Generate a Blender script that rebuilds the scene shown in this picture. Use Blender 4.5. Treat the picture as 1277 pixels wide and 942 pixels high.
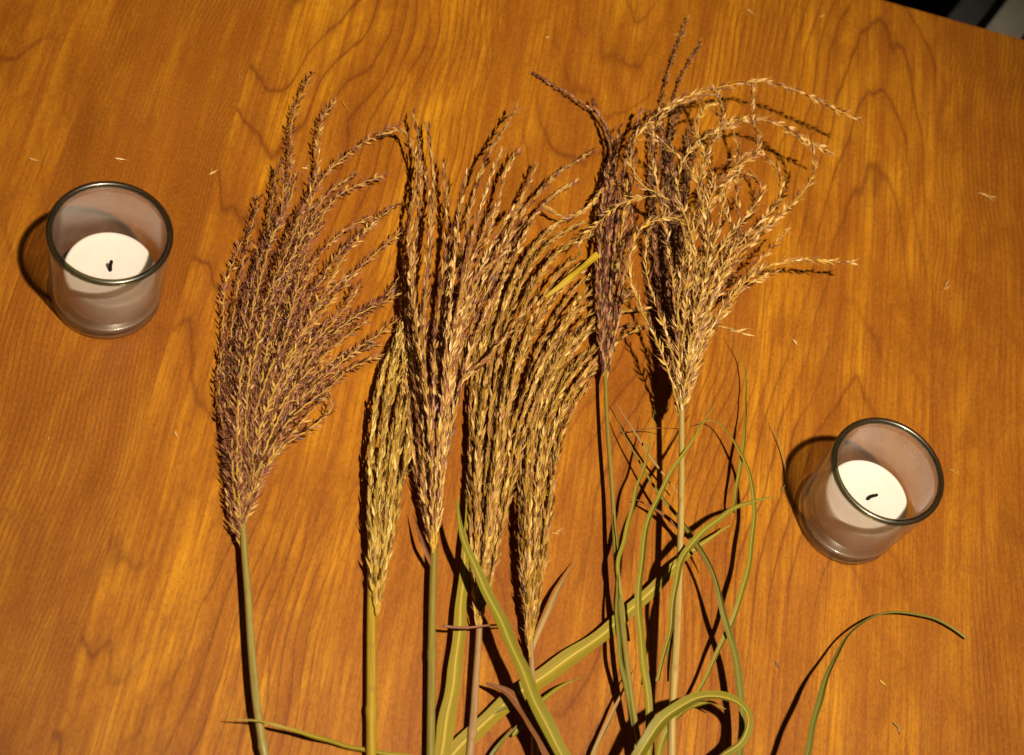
import bpy, bmesh, math, random
import numpy as np
from mathutils import Vector, Matrix

random.seed(7)
rng = np.random.default_rng(11)
scene = bpy.context.scene
for o in list(bpy.data.objects):
    bpy.data.objects.remove(o)
COL = scene.collection

# ------------------------------------------------------------------ camera
# Solved from the photograph: F focal length in pixels, NAD the vanishing point of the
# verticals, GRA the vanishing point of the wood grain (world +Y), both from the centre.
W0, H0, F = 1277.0, 942.0, 2221.0
CX, CY = W0 / 2, H0 / 2
DIST = 0.955
_n = np.array([-600.0, 1295.0, F]); _n /= np.linalg.norm(_n)
ZW = -_n
_g = np.array([600.0, -3533.0, F]); _g -= _g.dot(ZW) * ZW
YW = _g / np.linalg.norm(_g)
XW = np.cross(YW, ZW)
RW = np.stack([XW, YW, ZW])                       # image vector -> world vector
CAM = -RW @ np.array([0, 0, 1.0]) * DIST          # optical axis meets the table at the origin

cam_d = bpy.data.cameras.new('camera')
cam = bpy.data.objects.new('camera', cam_d)
COL.objects.link(cam)
m = Matrix.Identity(4)
for c, v in enumerate((RW @ np.array([1, 0, 0.0]), RW @ np.array([0, -1, 0.0]), RW @ np.array([0, 0, -1.0]))):
    for r in range(3):
        m[r][c] = v[r]
for r in range(3):
    m[r][3] = CAM[r]
cam.matrix_world = m
cam_d.sensor_fit = 'HORIZONTAL'
cam_d.sensor_width = 36.0
cam_d.lens = 36.0 * F / W0
cam_d.clip_start = 0.05
cam_d.clip_end = 50
cam_d.dof.use_dof = True
cam_d.dof.focus_distance = 0.94
cam_d.dof.aperture_fstop = 10.0
scene.camera = cam


def at(px, py, z=0.0):
    """The point at height z (metres above the table) that the camera sees at photo pixel px, py."""
    d = RW @ np.array([(px - CX) / F, (py - CY) / F, 1.0])
    t = (z - CAM[2]) / d[2]
    return CAM + d * t


PX = DIST / F                                     # metres per photo pixel near the table centre

# ------------------------------------------------------------------ world, lamp, exposure
world = bpy.data.worlds.new('World')
scene.world = world
world.use_nodes = True
bg = world.node_tree.nodes['Background']
bg.inputs['Color'].default_value = (1.0, 0.72, 0.50, 1)
bg.inputs['Strength'].default_value = 0.024

LAMP_AT = at(1400, 2250, 0.0) + np.array([0, 0, 1.75])
ld = bpy.data.lights.new('ceiling_lamp', 'SPOT')          # shaded lamp: its cone fades towards the edges
ld.energy = 250
ld.color = (1.0, 0.85, 0.64)
ld.spot_size = math.radians(36)
ld.spot_blend = 1.0
ld.shadow_soft_size = 0.028
lo = bpy.data.objects.new('ceiling_lamp', ld)
lo.location = LAMP_AT
lo.rotation_euler = (Vector(at(660, 430)) - Vector(LAMP_AT)).to_track_quat('-Z', 'Y').to_euler()
lo['label'] = 'warm ceiling lamp above the near side of the table'
lo['category'] = 'lamp'
COL.objects.link(lo)

scene.view_settings.view_transform = 'Standard'
scene.view_settings.look = 'None'
scene.view_settings.exposure = 0.0
scene.view_settings.gamma = 1.0
scene.view_settings.use_curve_mapping = False
scene.render.engine = 'CYCLES'
scene.cycles.max_bounces = 10
scene.cycles.transparent_max_bounces = 24


# ------------------------------------------------------------------ helpers
def tag(o, label=None, cat=None, group=None, kind=None):
    if label: o['label'] = label
    if cat: o['category'] = cat
    if group: o['group'] = group
    if kind: o['kind'] = kind
    return o


def empty(name, loc=(0, 0, 0)):
    o = bpy.data.objects.new(name, None)
    o.empty_display_size = 0.01
    o.location = loc
    COL.objects.link(o)
    return o


def link(name, me, parent=None):
    o = bpy.data.objects.new(name, me)
    COL.objects.link(o)
    if parent is not None:
        o.parent = parent
        o.matrix_parent_inverse = Matrix.Translation(-Vector(parent_world(parent)))
    return o


def parent_world(p):
    v = Vector((0, 0, 0))
    q = p
    while q is not None:
        v = v + q.location + (q.matrix_parent_inverse.translation if q.parent else Vector((0, 0, 0)))
        q = q.parent
    return v


def mesh_np(name, V, quads=None, tris=None, mats=(), qmat=None, tmat=None, attrs=None, smooth=False):
    """Mesh from numpy arrays; attrs: {name: per-vertex floats}."""
    me = bpy.data.meshes.new(name)
    quads = np.zeros((0, 4), int) if quads is None else np.asarray(quads)
    tris = np.zeros((0, 3), int) if tris is None else np.asarray(tris)
    nq, nt = len(quads), len(tris)
    me.vertices.add(len(V))
    me.vertices.foreach_set('co', np.asarray(V, np.float32).ravel())
    me.loops.add(nq * 4 + nt * 3)
    me.loops.foreach_set('vertex_index', np.concatenate([quads.ravel(), tris.ravel()]).astype(np.int32))
    me.polygons.add(nq + nt)
    starts = np.concatenate([np.arange(nq) * 4, nq * 4 + np.arange(nt) * 3])
    me.polygons.foreach_set('loop_start', starts.astype(np.int32))
    mi = np.concatenate([np.zeros(nq, int) if qmat is None else np.broadcast_to(qmat, (nq,)),
                         np.zeros(nt, int) if tmat is None else np.broadcast_to(tmat, (nt,))])
    for mt in mats:
        me.materials.append(mt)
    me.polygons.foreach_set('material_index', mi.astype(np.int32))
    me.polygons.foreach_set('use_smooth', np.full(nq + nt, smooth))
    for k, v in (attrs or {}).items():
        a = me.attributes.new(k, 'FLOAT', 'POINT')
        a.data.foreach_set('value', np.asarray(v, np.float32))
    me.update(calc_edges=True)
    me.validate()
    return me


def catmull(pts, n):
    """Arc-length resampled Catmull-Rom through pts."""
    p = np.asarray(pts, float)
    p = np.vstack([2 * p[0] - p[1], p, 2 * p[-1] - p[-2]])
    out = []
    for i in range(1, len(p) - 2):
        t = np.linspace(0, 1, 14, endpoint=False)[:, None]
        a, b, c, d = p[i - 1], p[i], p[i + 1], p[i + 2]
        out.append(0.5 * ((2 * b) + (-a + c) * t + (2 * a - 5 * b + 4 * c - d) * t ** 2 + (-a + 3 * b - 3 * c + d) * t ** 3))
    out.append(p[-2][None])
    q = np.vstack(out)
    return resample(q, n)


def resample(q, n):
    s = np.concatenate([[0], np.cumsum(np.linalg.norm(np.diff(q, axis=0), axis=1))])
    u = np.linspace(0, s[-1], n)
    return np.stack([np.interp(u, s, q[:, k]) for k in range(q.shape[1])], 1)


def frames(P):
    T = np.gradient(P, axis=0)
    T /= np.linalg.norm(T, axis=1)[:, None] + 1e-12
    up = np.array([0, 0, 1.0])
    S = np.cross(T, up)
    S /= np.linalg.norm(S, axis=1)[:, None] + 1e-9
    N = np.cross(S, T)
    return T, S, N


def tube_np(P, R, k=8):
    T, S, N = frames(P)
    a = np.linspace(0, 2 * math.pi, k, endpoint=False)
    V = P[:, None, :] + R[:, None, None] * (S[:, None, :] * np.cos(a)[None, :, None] + N[:, None, :] * np.sin(a)[None, :, None])
    n = len(P)
    i, j = np.meshgrid(np.arange(n - 1), np.arange(k), indexing='ij')
    Q = np.stack([i * k + j, i * k + (j + 1) % k, (i + 1) * k + (j + 1) % k, (i + 1) * k + j], -1).reshape(-1, 4)
    V = V.reshape(-1, 3)
    c0, c1 = len(V), len(V) + 1
    V = np.vstack([V, P[0], P[-1]])
    jj = np.arange(k)
    tr = np.vstack([np.stack([np.full(k, c0), (jj + 1) % k, jj], 1),
                    np.stack([np.full(k, c1), (n - 1) * k + jj, (n - 1) * k + (jj + 1) % k], 1)])
    return V, Q, tr


# ------------------------------------------------------------------ materials
class NT:
    def __init__(self, name):
        self.m = bpy.data.materials.new(name)
        self.m.use_nodes = True
        self.t = self.m.node_tree
        self.t.nodes.clear()
        self.out = self.n('ShaderNodeOutputMaterial')

    def n(self, kind, **kw):
        o = self.t.nodes.new(kind)
        for k, v in kw.items():
            setattr(o, k, v)
        return o

    def l(self, a, b):
        self.t.links.new(a, b)

    def val(self, sock, v):
        if hasattr(v, 'is_linked') or isinstance(v, bpy.types.NodeSocket):
            self.l(v, sock)
        else:
            sock.default_value = v

    def math(self, op, a, b=0.0, c=None, clamp=False):
        o = self.n('ShaderNodeMath', operation=op, use_clamp=clamp)
        self.val(o.inputs[0], a); self.val(o.inputs[1], b)
        if c is not None: self.val(o.inputs[2], c)
        return o.outputs[0]

    def ramp(self, fac, stops, interp='LINEAR'):
        o = self.n('ShaderNodeValToRGB')
        cr = o.color_ramp
        cr.interpolation = interp
        while len(cr.elements) < len(stops):
            cr.elements.new(0.5)
        for e, (p, c) in zip(cr.elements, stops):
            e.position = p
            e.color = (*c, 1) if len(c) == 3 else c
        self.val(o.inputs[0], fac)
        return o.outputs[0]

    def noise(self, vec, scale, detail=3.0, rough=0.5, dist=0.0):
        o = self.n('ShaderNodeTexNoise')
        self.l(vec, o.inputs['Vector'])
        o.inputs['Scale'].default_value = scale
        o.inputs['Detail'].default_value = detail
        o.inputs['Roughness'].default_value = rough
        o.inputs['Distortion'].default_value = dist
        return o.outputs['Fac']

    def mapping(self, vec, scale, loc=(0, 0, 0)):
        o = self.n('ShaderNodeMapping')
        self.l(vec, o.inputs['Vector'])
        o.inputs['Scale'].default_value = scale
        o.inputs['Location'].default_value = loc
        return o.outputs[0]

    def mix(self, fac, a, b, blend='MIX'):
        o = self.n('ShaderNodeMix', data_type='RGBA', blend_type=blend)
        self.val(o.inputs[0], fac)
        self.val(o.inputs[6], a if isinstance(a, bpy.types.NodeSocket) else (*a, 1))
        self.val(o.inputs[7], b if isinstance(b, bpy.types.NodeSocket) else (*b, 1))
        return o.outputs[2]

    def bsdf(self, color, rough=0.5, spec=0.5, **kw):
        o = self.n('ShaderNodeBsdfPrincipled')
        self.val(o.inputs['Base Color'], color if isinstance(color, bpy.types.NodeSocket) else (*color, 1))
        self.val(o.inputs['Roughness'], rough)
        o.inputs['Specular IOR Level'].default_value = spec
        for k, v in kw.items():
            self.val(o.inputs[k], v)
        self.l(o.outputs[0], self.out.inputs['Surface'])
        return o

    def attr(self, name):
        o = self.n('ShaderNodeAttribute', attribute_name=name)
        return o.outputs['Fac']


def wood_material():
    """Flat-sawn cherry veneer: cathedral growth rings, ray streaks, pores; grain along object Y."""
    w = NT('cherry_veneer')
    tc = w.n('ShaderNodeTexCoord').outputs['Object']
    sep = w.n('ShaderNodeSeparateXYZ'); w.l(tc, sep.inputs[0])
    x, y = sep.outputs[0], sep.outputs[1]
    # veneer leaves: constant bands across X
    xn = w.math('MULTIPLY_ADD', x, 1.0, 0.5)                       # x in -0.5..0.5 -> 0..1
    wob = w.noise(w.mapping(tc, (0.0, 3.0, 0)), 1.0, 2)
    leaf = w.ramp(xn, [(0.0, (0.85, 0.30, 0)), (0.238, (0.35, 0.86, 0)), (0.317, (0.42, 0.10, 0)), (0.455, (0.52, 0.58, 0)),
                       (0.575, (0.82, 0.35, 0)), (0.66, (0.82, 0.35, 0)), (0.735, (0.45, 0.72, 0)), (0.84, (0.3, 0.7, 0))], 'CONSTANT')
    ls = w.n('ShaderNodeSeparateColor'); w.l(leaf, ls.inputs[0])
    seed, tone = ls.outputs[0], ls.outputs[1]
    centre = w.ramp(xn, [(0.0, (0.212,) * 3), (0.238, (0.10,) * 3), (0.317, (0.345,) * 3), (0.455, (0.53,) * 3),
                         (0.575, (0.695,) * 3), (0.66, (0.695,) * 3), (0.735, (0.90,) * 3), (0.84, (0.95,) * 3)], 'CONSTANT')
    cs = w.n('ShaderNodeSeparateColor'); w.l(centre, cs.inputs[0])
    u = w.math('SUBTRACT', xn, cs.outputs[0])
    seedvec = w.n('ShaderNodeCombineXYZ'); w.l(w.math('MULTIPLY', seed, 37.0), seedvec.inputs[2])
    vv = w.n('ShaderNodeVectorMath', operation='ADD'); w.l(tc, vv.inputs[0]); w.l(seedvec.outputs[0], vv.inputs[1])
    v = vv.outputs[0]
    drift = w.math('MULTIPLY', w.math('SUBTRACT', w.noise(w.mapping(v, (1.5, 4.0, 1)), 1.0, 2), 0.5), 0.07)
    u2 = w.math('ADD', u, drift)
    A = w.math('MULTIPLY', w.math('MULTIPLY', u2, u2), 1150.0)
    sgn = w.math('MULTIPLY_ADD', w.math('GREATER_THAN', seed, 0.6), 2.0, -1.0)
    B = w.math('MULTIPLY', w.math('MULTIPLY', y, 17.0), sgn)
    C = w.math('MULTIPLY', w.noise(w.mapping(v, (20.0, 5.0, 1)), 1.0, 3, 0.5), 4.2)
    ring = w.math('ADD', w.math('ADD', A, B), w.math('ADD', C, w.math('MULTIPLY', seed, 11.0)))
    fr = w.math('FRACT', ring)
    line = w.ramp(fr, [(0.0, (0.8,) * 3), (0.05, (0.25,) * 3), (0.22, (0.0,) * 3), (0.62, (0.12,) * 3), (0.88, (0.32,) * 3), (0.965, (1.0,) * 3), (1.0, (0.8,) * 3)])
    lmod = w.math('MULTIPLY', w.ramp(w.noise(w.mapping(v, (18, 5, 1), (3, 1, 0)), 1.0, 2), [(0.36, (0.08,) * 3), (0.56, (1.0,) * 3)]), line)
    streak = w.noise(w.mapping(v, (520, 15, 1)), 1.0, 5, 0.65)
    streak2 = w.noise(w.mapping(v, (70, 2.2, 1)), 1.0, 3, 0.6)
    mott = w.noise(w.mapping(v, (34, 11, 1)), 1.0, 6, 0.62, 0.6)
    fleck = w.noise(w.mapping(v, (1000, 420, 1)), 1.0, 3, 0.7)
    base = w.ramp(mott, [(0.30, (0.225, 0.073, 0.0035)), (0.5, (0.40, 0.151, 0.0048)), (0.70, (0.55, 0.242, 0.0066))])
    tonec = w.ramp(tone, [(0.0, (1.22, 1.30, 1.15)), (0.5, (1.0, 1.0, 1.0)), (1.0, (0.68, 0.60, 0.80))])
    blot = w.noise(w.mapping(v, (60, 24, 1), (5, 2, 0)), 1.0, 5, 0.65, 0.8)
    base = w.mix(w.ramp(blot, [(0.50, (0.0,) * 3), (0.70, (0.6,) * 3)]), base, (0.24, 0.068, 0.004))
    c = w.mix(1.0, base, tonec, 'MULTIPLY')
    c = w.mix(w.ramp(streak2, [(0.42, (0.0,) * 3), (0.64, (0.7,) * 3)]), c, (0.26, 0.077, 0.005))
    c = w.mix(w.ramp(streak, [(0.42, (0.0,) * 3), (0.62, (0.7,) * 3)]), c, (0.225, 0.063, 0.004))
    c = w.mix(w.math('MULTIPLY', lmod, 0.78), c, (0.125, 0.028, 0.003))
    c = w.mix(w.ramp(fleck, [(0.50, (0.0,) * 3), (0.72, (0.28,) * 3)]), c, (0.52, 0.19, 0.015))
    c = w.mix(w.ramp(fleck, [(0.30, (0.55,) * 3), (0.48, (0.0,) * 3)]), c, (0.20, 0.052, 0.006))
    rough = w.math('MULTIPLY_ADD', mott, 0.18, 0.36)
    b = w.bsdf(c, rough, 0.32)
    bump = w.n('ShaderNodeBump'); bump.inputs['Strength'].default_value = 0.10; bump.inputs['Distance'].default_value = 0.0006
    w.l(w.math('ADD', streak, w.math('MULTIPLY', fleck, 0.6)), bump.inputs['Height'])
    w.l(bump.outputs[0], b.inputs['Normal'])
    return w.m


def plain(name, col, rough=0.6, spec=0.4, var=0.25, scale=60):
    w = NT(name)
    tc = w.n('ShaderNodeTexCoord').outputs['Object']
    f = w.noise(tc, scale, 4, 0.6)
    dark = tuple(c * (1 - var) for c in col); lite = tuple(min(1, c * (1 + var)) for c in col)
    w.bsdf(w.ramp(f, [(0.3, dark), (0.7, lite)]), rough, spec)
    return w.m


def spikelet_material(name, cols):
    """Chaffy husks; tint (0..1 per husk) picks a colour of this plume, painted highlights among them."""
    w = NT(name)
    stops = [(i / (len(cols) - 1), c) for i, c in enumerate(cols)]
    c = w.ramp(w.attr('tint'), stops)
    b = w.bsdf(c, 0.42, 0.38)
    tr = w.n('ShaderNodeBsdfTranslucent'); w.l(c, tr.inputs[0])
    mx = w.n('ShaderNodeMixShader'); mx.inputs[0].default_value = 0.14
    w.l(b.outputs[0], mx.inputs[1]); w.l(tr.outputs[0], mx.inputs[2]); w.l(mx.outputs[0], w.out.inputs['Surface'])
    return w.m


def leaf_material(name, c0, c1, rib, dry=(0.30, 0.13, 0.05), dryness=0.3):
    """Grass blade: colour runs base to tip, parallel veins, pale midrib, dry patches."""
    w = NT(name)
    al, ac = w.attr('along'), w.attr('across')
    comb = w.n('ShaderNodeCombineXYZ'); w.l(ac, comb.inputs[0]); w.l(al, comb.inputs[1])
    v = comb.outputs[0]
    c = w.ramp(al, [(0.0, c0), (1.0, c1)])
    vein = w.noise(w.mapping(v, (7, 1.6, 1)), 1.0, 4, 0.7)
    c = w.mix(w.ramp(vein, [(0.38, (0.0,) * 3), (0.62, (0.85,) * 3)]), c, tuple(k * 0.5 for k in c0))
    pat = w.noise(w.mapping(v, (0.9, 9.0, 1)), 1.0, 6, 0.7)
    c = w.mix(w.math('MULTIPLY', w.ramp(pat, [(0.52, (0.0,) * 3), (0.68, (1.0,) * 3)]), dryness), c, dry)
    c = w.mix(w.math('MULTIPLY', w.ramp(w.math('ADD', w.math('ABSOLUTE', ac), w.math('MULTIPLY', pat, 0.5)), [(1.12, (0.0,) * 3), (1.3, (0.8,) * 3)]), 1.0), c, dry)
    ribf = w.ramp(w.math('ABSOLUTE', ac), [(0.0, (1.0,) * 3), (0.10, (0.8,) * 3), (0.20, (0.0,) * 3)])
    c = w.mix(w.math('MULTIPLY', ribf, 0.8), c, rib)
    b = w.bsdf(c, 0.48, 0.22)
    tr = w.n('ShaderNodeBsdfTranslucent'); w.l(c, tr.inputs[0])
    mx = w.n('ShaderNodeMixShader'); mx.inputs[0].default_value = 0.15
    w.l(b.outputs[0], mx.inputs[1]); w.l(tr.outputs[0], mx.inputs[2]); w.l(mx.outputs[0], w.out.inputs['Surface'])
    return w.m


def stem_material(name, c0, c1):
    w = NT(name)
    al, ac = w.attr('along'), w.attr('across')
    comb = w.n('ShaderNodeCombineXYZ'); w.l(ac, comb.inputs[0]); w.l(al, comb.inputs[1])
    f = w.noise(w.mapping(comb.outputs[0], (6, 4, 1)), 1.0, 5, 0.7)
    g = w.noise(w.mapping(comb.outputs[0], (1.2, 22, 1)), 1.0, 5, 0.7)
    c = w.ramp(al, [(0.0, c0), (1.0, c1)])
    c = w.mix(w.ramp(f, [(0.38, (0.0,) * 3), (0.64, (0.85,) * 3)]), c, tuple(k * 0.5 for k in c1))
    c = w.mix(w.ramp(g, [(0.54, (0.0,) * 3), (0.72, (0.75,) * 3)]), c, (0.26, 0.12, 0.04))
    w.bsdf(c, 0.42, 0.3)
    return w.m


WOOD = wood_material()
AXIS = plain('golden_branch', (0.56, 0.36, 0.06), 0.5, 0.4, 0.2, 90)
AXIS_SHADE = plain('shadow_branch', (0.20, 0.09, 0.04), 0.5, 0.4, 0.2, 90)  # darkened branch colour for racemes that stand in for shadow
HAIR = plain('silky_mauve_hair', (0.34, 0.140, 0.070), 0.55, 0.25, 0.2, 200)
HAIR_G = plain('silky_straw_hair', (0.58, 0.35, 0.11), 0.55, 0.25, 0.2, 200)
SP = {  # palest tint of each ramp is raised as a painted highlight
    'mauve': spikelet_material('mauve_husk', [(0.07, 0.020, 0.010), (0.20, 0.064, 0.032), (0.31, 0.108, 0.055), (0.43, 0.19, 0.075), (0.72, 0.44, 0.12)]),
    'straw': spikelet_material('straw_husk', [(0.18, 0.085, 0.016), (0.40, 0.235, 0.04), (0.56, 0.37, 0.07), (0.82, 0.62, 0.20)]),
    'mixed': spikelet_material('mixed_husk', [(0.12, 0.038, 0.015), (0.33, 0.130, 0.062), (0.42, 0.22, 0.042), (0.60, 0.34, 0.10), (0.86, 0.60, 0.24)]),
    'gold': spikelet_material('golden_husk', [(0.12, 0.046, 0.010), (0.31, 0.148, 0.020), (0.46, 0.265, 0.032), (0.42, 0.175, 0.075), (0.84, 0.58, 0.17)]),
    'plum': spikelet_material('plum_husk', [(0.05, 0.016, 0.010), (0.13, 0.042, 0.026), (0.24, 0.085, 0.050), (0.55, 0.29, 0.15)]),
    'tan': spikelet_material('tan_husk', [(0.17, 0.062, 0.02), (0.40, 0.18, 0.065), (0.56, 0.32, 0.10), (0.84, 0.57, 0.22), (0.62, 0.38, 0.05)]),
}

# ------------------------------------------------------------------ table, floor, chair
Y_EDGE = float((at(1115, 0)[1] + at(1277, 48)[1]) / 2)
TX0, TX1, TY0 = -0.62, 0.50, Y_EDGE - 1.50


def box_mesh(name, lo_, hi_, mat, bevel=0.0, seg=3):
    bm = bmesh.new()
    bmesh.ops.create_cube(bm, size=1.0)
    for v in bm.verts:
        for k in range(3):
            v.co[k] = lo_[k] if v.co[k] < 0 else hi_[k]
    if bevel:
        bmesh.ops.bevel(bm, geom=list(bm.edges), offset=bevel, segments=seg, affect='EDGES', profile=0.5)
    me = bpy.data.meshes.new(name)
    bm.to_mesh(me); bm.free()
    me.materials.append(mat)
    me.polygons.foreach_set('use_smooth', np.zeros(len(me.polygons), bool))
    return me


table = tag(empty('wooden_table', (0, 0, -0.74)), 'orange cherry wood table under the grasses and candles', 'table')
link('tabletop', box_mesh('tabletop', (TX0, TY0, -0.028), (TX1, Y_EDGE, 0.0), WOOD, 0.0035), table)
for nm, a, b in (('apron', (TX0 + .06, Y_EDGE - .075, -.11), (TX1 - .06, Y_EDGE - .055, -.0285)),
                 ('apron', (TX0 + .06, TY0 + .055, -.11), (TX1 - .06, TY0 + .075, -.0285))):
    link(nm, box_mesh(nm, a, b, WOOD, 0.002), table)
for lx in (TX0 + .05, TX1 - .11):
    for ly in (TY0 + .05, Y_EDGE - .11):
        link('leg', box_mesh('leg', (lx, ly, -.74), (lx + .06, ly + .06, -.029), WOOD, 0.004), table)

FLOORM = plain('dark_carpet', (0.012, 0.011, 0.012), 0.9, 0.1, 0.4, 120)
fl = link('floor', box_mesh('floor', (-3, -3, -.80), (3, 3, -.74), FLOORM))
tag(fl, kind='structure')

DARK = plain('dark_grey_paint', (0.075, 0.075, 0.075), 0.6, 0.3, 0.15, 40)
GREY = plain('grey_paint', (0.36, 0.335, 0.29), 0.55, 0.3, 0.12, 40)
a0 = at(1229, 34, -0.13); a1 = at(1255, 0, -0.13)
adir = (a1 - a0); adir[2] = 0; adir /= np.linalg.norm(adir)
ang = math.atan2(adir[1], adir[0])
ch = tag(empty('grey_chair', (a0[0], a0[1], -0.74)), 'grey painted chair glimpsed past the far corner of the table', 'chair')
ch.rotation_euler = (0, 0, ang)


def chair_part(name, lo_, hi_, bev=0.004, mat=GREY):
    o = bpy.data.objects.new(name, box_mesh(name, lo_, hi_, mat, bev))
    COL.objects.link(o); o.parent = ch


ARM_Z = 0.61
for yy in (-0.027, -0.50):
    chair_part('armrest', (-0.10, yy, ARM_Z - 0.022), (0.34, yy + .027, ARM_Z), 0.003)
    chair_part('side_rail', (-0.05, yy + .002, 0.52), (0.342, yy + .058, 0.575), 0.004, DARK)
    chair_part('leg', (-0.085, yy + .001, 0.0), (-0.052, yy + .026, ARM_Z - 0.023))
    chair_part('leg', (0.345, yy + .001, 0.0), (0.380, yy + .026, 0.86))
chair_part('seat', (-0.05, -0.432, 0.40), (0.342, -0.027, 0.44), 0.008, DARK)
chair_part('back_rail', (0.350, -0.472, 0.76), (0.375, -0.028, 0.85))
chair_part('back_rail', (0.350, -0.472, 0.56), (0.375, -0.028, 0.63))

# ------------------------------------------------------------------ candles in glass holders
def glass_wall_material(name='hazy_clear_glass', tint=(0.875, 0.855, 0.825), h0=0.03, h1=0.20, hcol=(0.95, 0.84, 0.74), rough=0.10):
    w = NT(name)
    tr = w.n('ShaderNodeBsdfTransparent'); tr.inputs[0].default_value = (*tint, 1)
    tc = w.n('ShaderNodeTexCoord').outputs['Object']
    hz = w.ramp(w.noise(w.mapping(tc, (38, 38, 70)), 1.0, 5, 0.62, 0.5), [(0.34, (0.0,) * 3), (0.72, (1.0,) * 3)])
    tl = w.n('ShaderNodeBsdfTranslucent'); tl.inputs[0].default_value = (*hcol, 1)
    df = w.n('ShaderNodeBsdfDiffuse'); df.inputs[0].default_value = (*hcol, 1)
    h = w.n('ShaderNodeMixShader'); h.inputs[0].default_value = 0.5
    w.l(df.outputs[0], h.inputs[1]); w.l(tl.outputs[0], h.inputs[2])
    m1 = w.n('ShaderNodeMixShader'); w.l(w.math('MULTIPLY_ADD', hz, h1, h0), m1.inputs[0])
    w.l(tr.outputs[0], m1.inputs[1]); w.l(h.outputs[0], m1.inputs[2])
    gl = w.n('ShaderNodeBsdfGlossy'); gl.inputs['Roughness'].default_value = rough
    lw = w.n('ShaderNodeLayerWeight'); lw.inputs[0].default_value = 0.5
    sch = w.math('MULTIPLY_ADD', w.math('POWER', lw.outputs['Facing'], 5.0), 0.9, 0.035)
    m2 = w.n('ShaderNodeMixShader'); w.l(sch, m2.inputs[0])
    g2 = w.n('ShaderNodeBsdfGlossy'); g2.inputs['Roughness'].default_value = 0.30
    m3 = w.n('ShaderNodeMixShader'); m3.inputs[0].default_value = 0.09
    w.l(m1.outputs[0], m3.inputs[1]); w.l(g2.outputs[0], m3.inputs[2])
    w.l(m3.outputs[0], m2.inputs[1]); w.l(gl.outputs[0], m2.inputs[2])
    w.l(m2.outputs[0], w.out.inputs['Surface'])
    return w.m


def glass_solid_material(name, col):
    w = NT(name)
    g = w.n('ShaderNodeBsdfGlass'); g.inputs['Color'].default_value = (*col, 1)
    g.inputs['IOR'].default_value = 1.5; g.inputs['Roughness'].default_value = 0.03
    w.l(g.outputs[0], w.out.inputs['Surface'])
    return w.m


def wax_material():
    w = NT('ivory_wax')
    tc = w.n('ShaderNodeTexCoord').outputs['Object']
    f = w.noise(tc, 45, 3, 0.6)
    b = w.bsdf(w.ramp(f, [(0.3, (0.65, 0.595, 0.545)), (0.7, (0.71, 0.66, 0.61))]), 0.42, 0.4)
    b.inputs['Subsurface Weight'].default_value = 0.35
    b.inputs['Subsurface Radius'].default_value = (1.0, 0.7, 0.45)
    b.inputs['Subsurface Scale'].default_value = 0.004
    return w.m


GW = glass_wall_material()
GRIM = glass_wall_material('refraction_tinted_rim', (0.36, 0.35, 0.22), 0.02, 0.04, (0.25, 0.25, 0.13), 0.06)  # dark olive tint stands in for dark refraction in the rim
GBASE = glass_wall_material('thick_glass_base', (0.86, 0.84, 0.78), 0.03, 0.05, (0.8, 0.75, 0.6), 0.05)
WAX = wax_material()
WICK = plain('charred_wick', (0.012, 0.010, 0.009), 0.9, 0.1, 0.3, 400)


def lathe(name, prof, mat, k=72, closed=False, wob=None):
    prof = np.asarray(prof, float)
    a = np.linspace(0, 2 * math.pi, k, endpoint=False)
    n = len(prof)
    V = np.stack([prof[:, 0][:, None] * np.cos(a), prof[:, 0][:, None] * np.sin(a), np.repeat(prof[:, 1][:, None], k, 1)], -1)
    if wob is not None:
        V[..., 2] += wob(V[..., 0], V[..., 1], prof[:, 0][:, None])
    V = V.reshape(-1, 3)
    rows = n if closed else n - 1
    i, j = np.meshgrid(np.arange(rows), np.arange(k), indexing='ij')
    i2 = (i + 1) % n
    Q = np.stack([i * k + j, i * k + (j + 1) % k, i2 * k + (j + 1) % k, i2 * k + j], -1).reshape(-1, 4)
    me = mesh_np(name, V, Q, mats=[mat], smooth=True)
    bm = bmesh.new(); bm.from_mesh(me)
    bmesh.ops.remove_doubles(bm, verts=bm.verts, dist=1e-6)
    bmesh.ops.recalc_face_normals(bm, faces=bm.faces)
    bm.to_mesh(me); bm.free()
    return me


GH, GR, GB, WT = 0.0590, 0.0304, 0.0280, 0.0026


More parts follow.
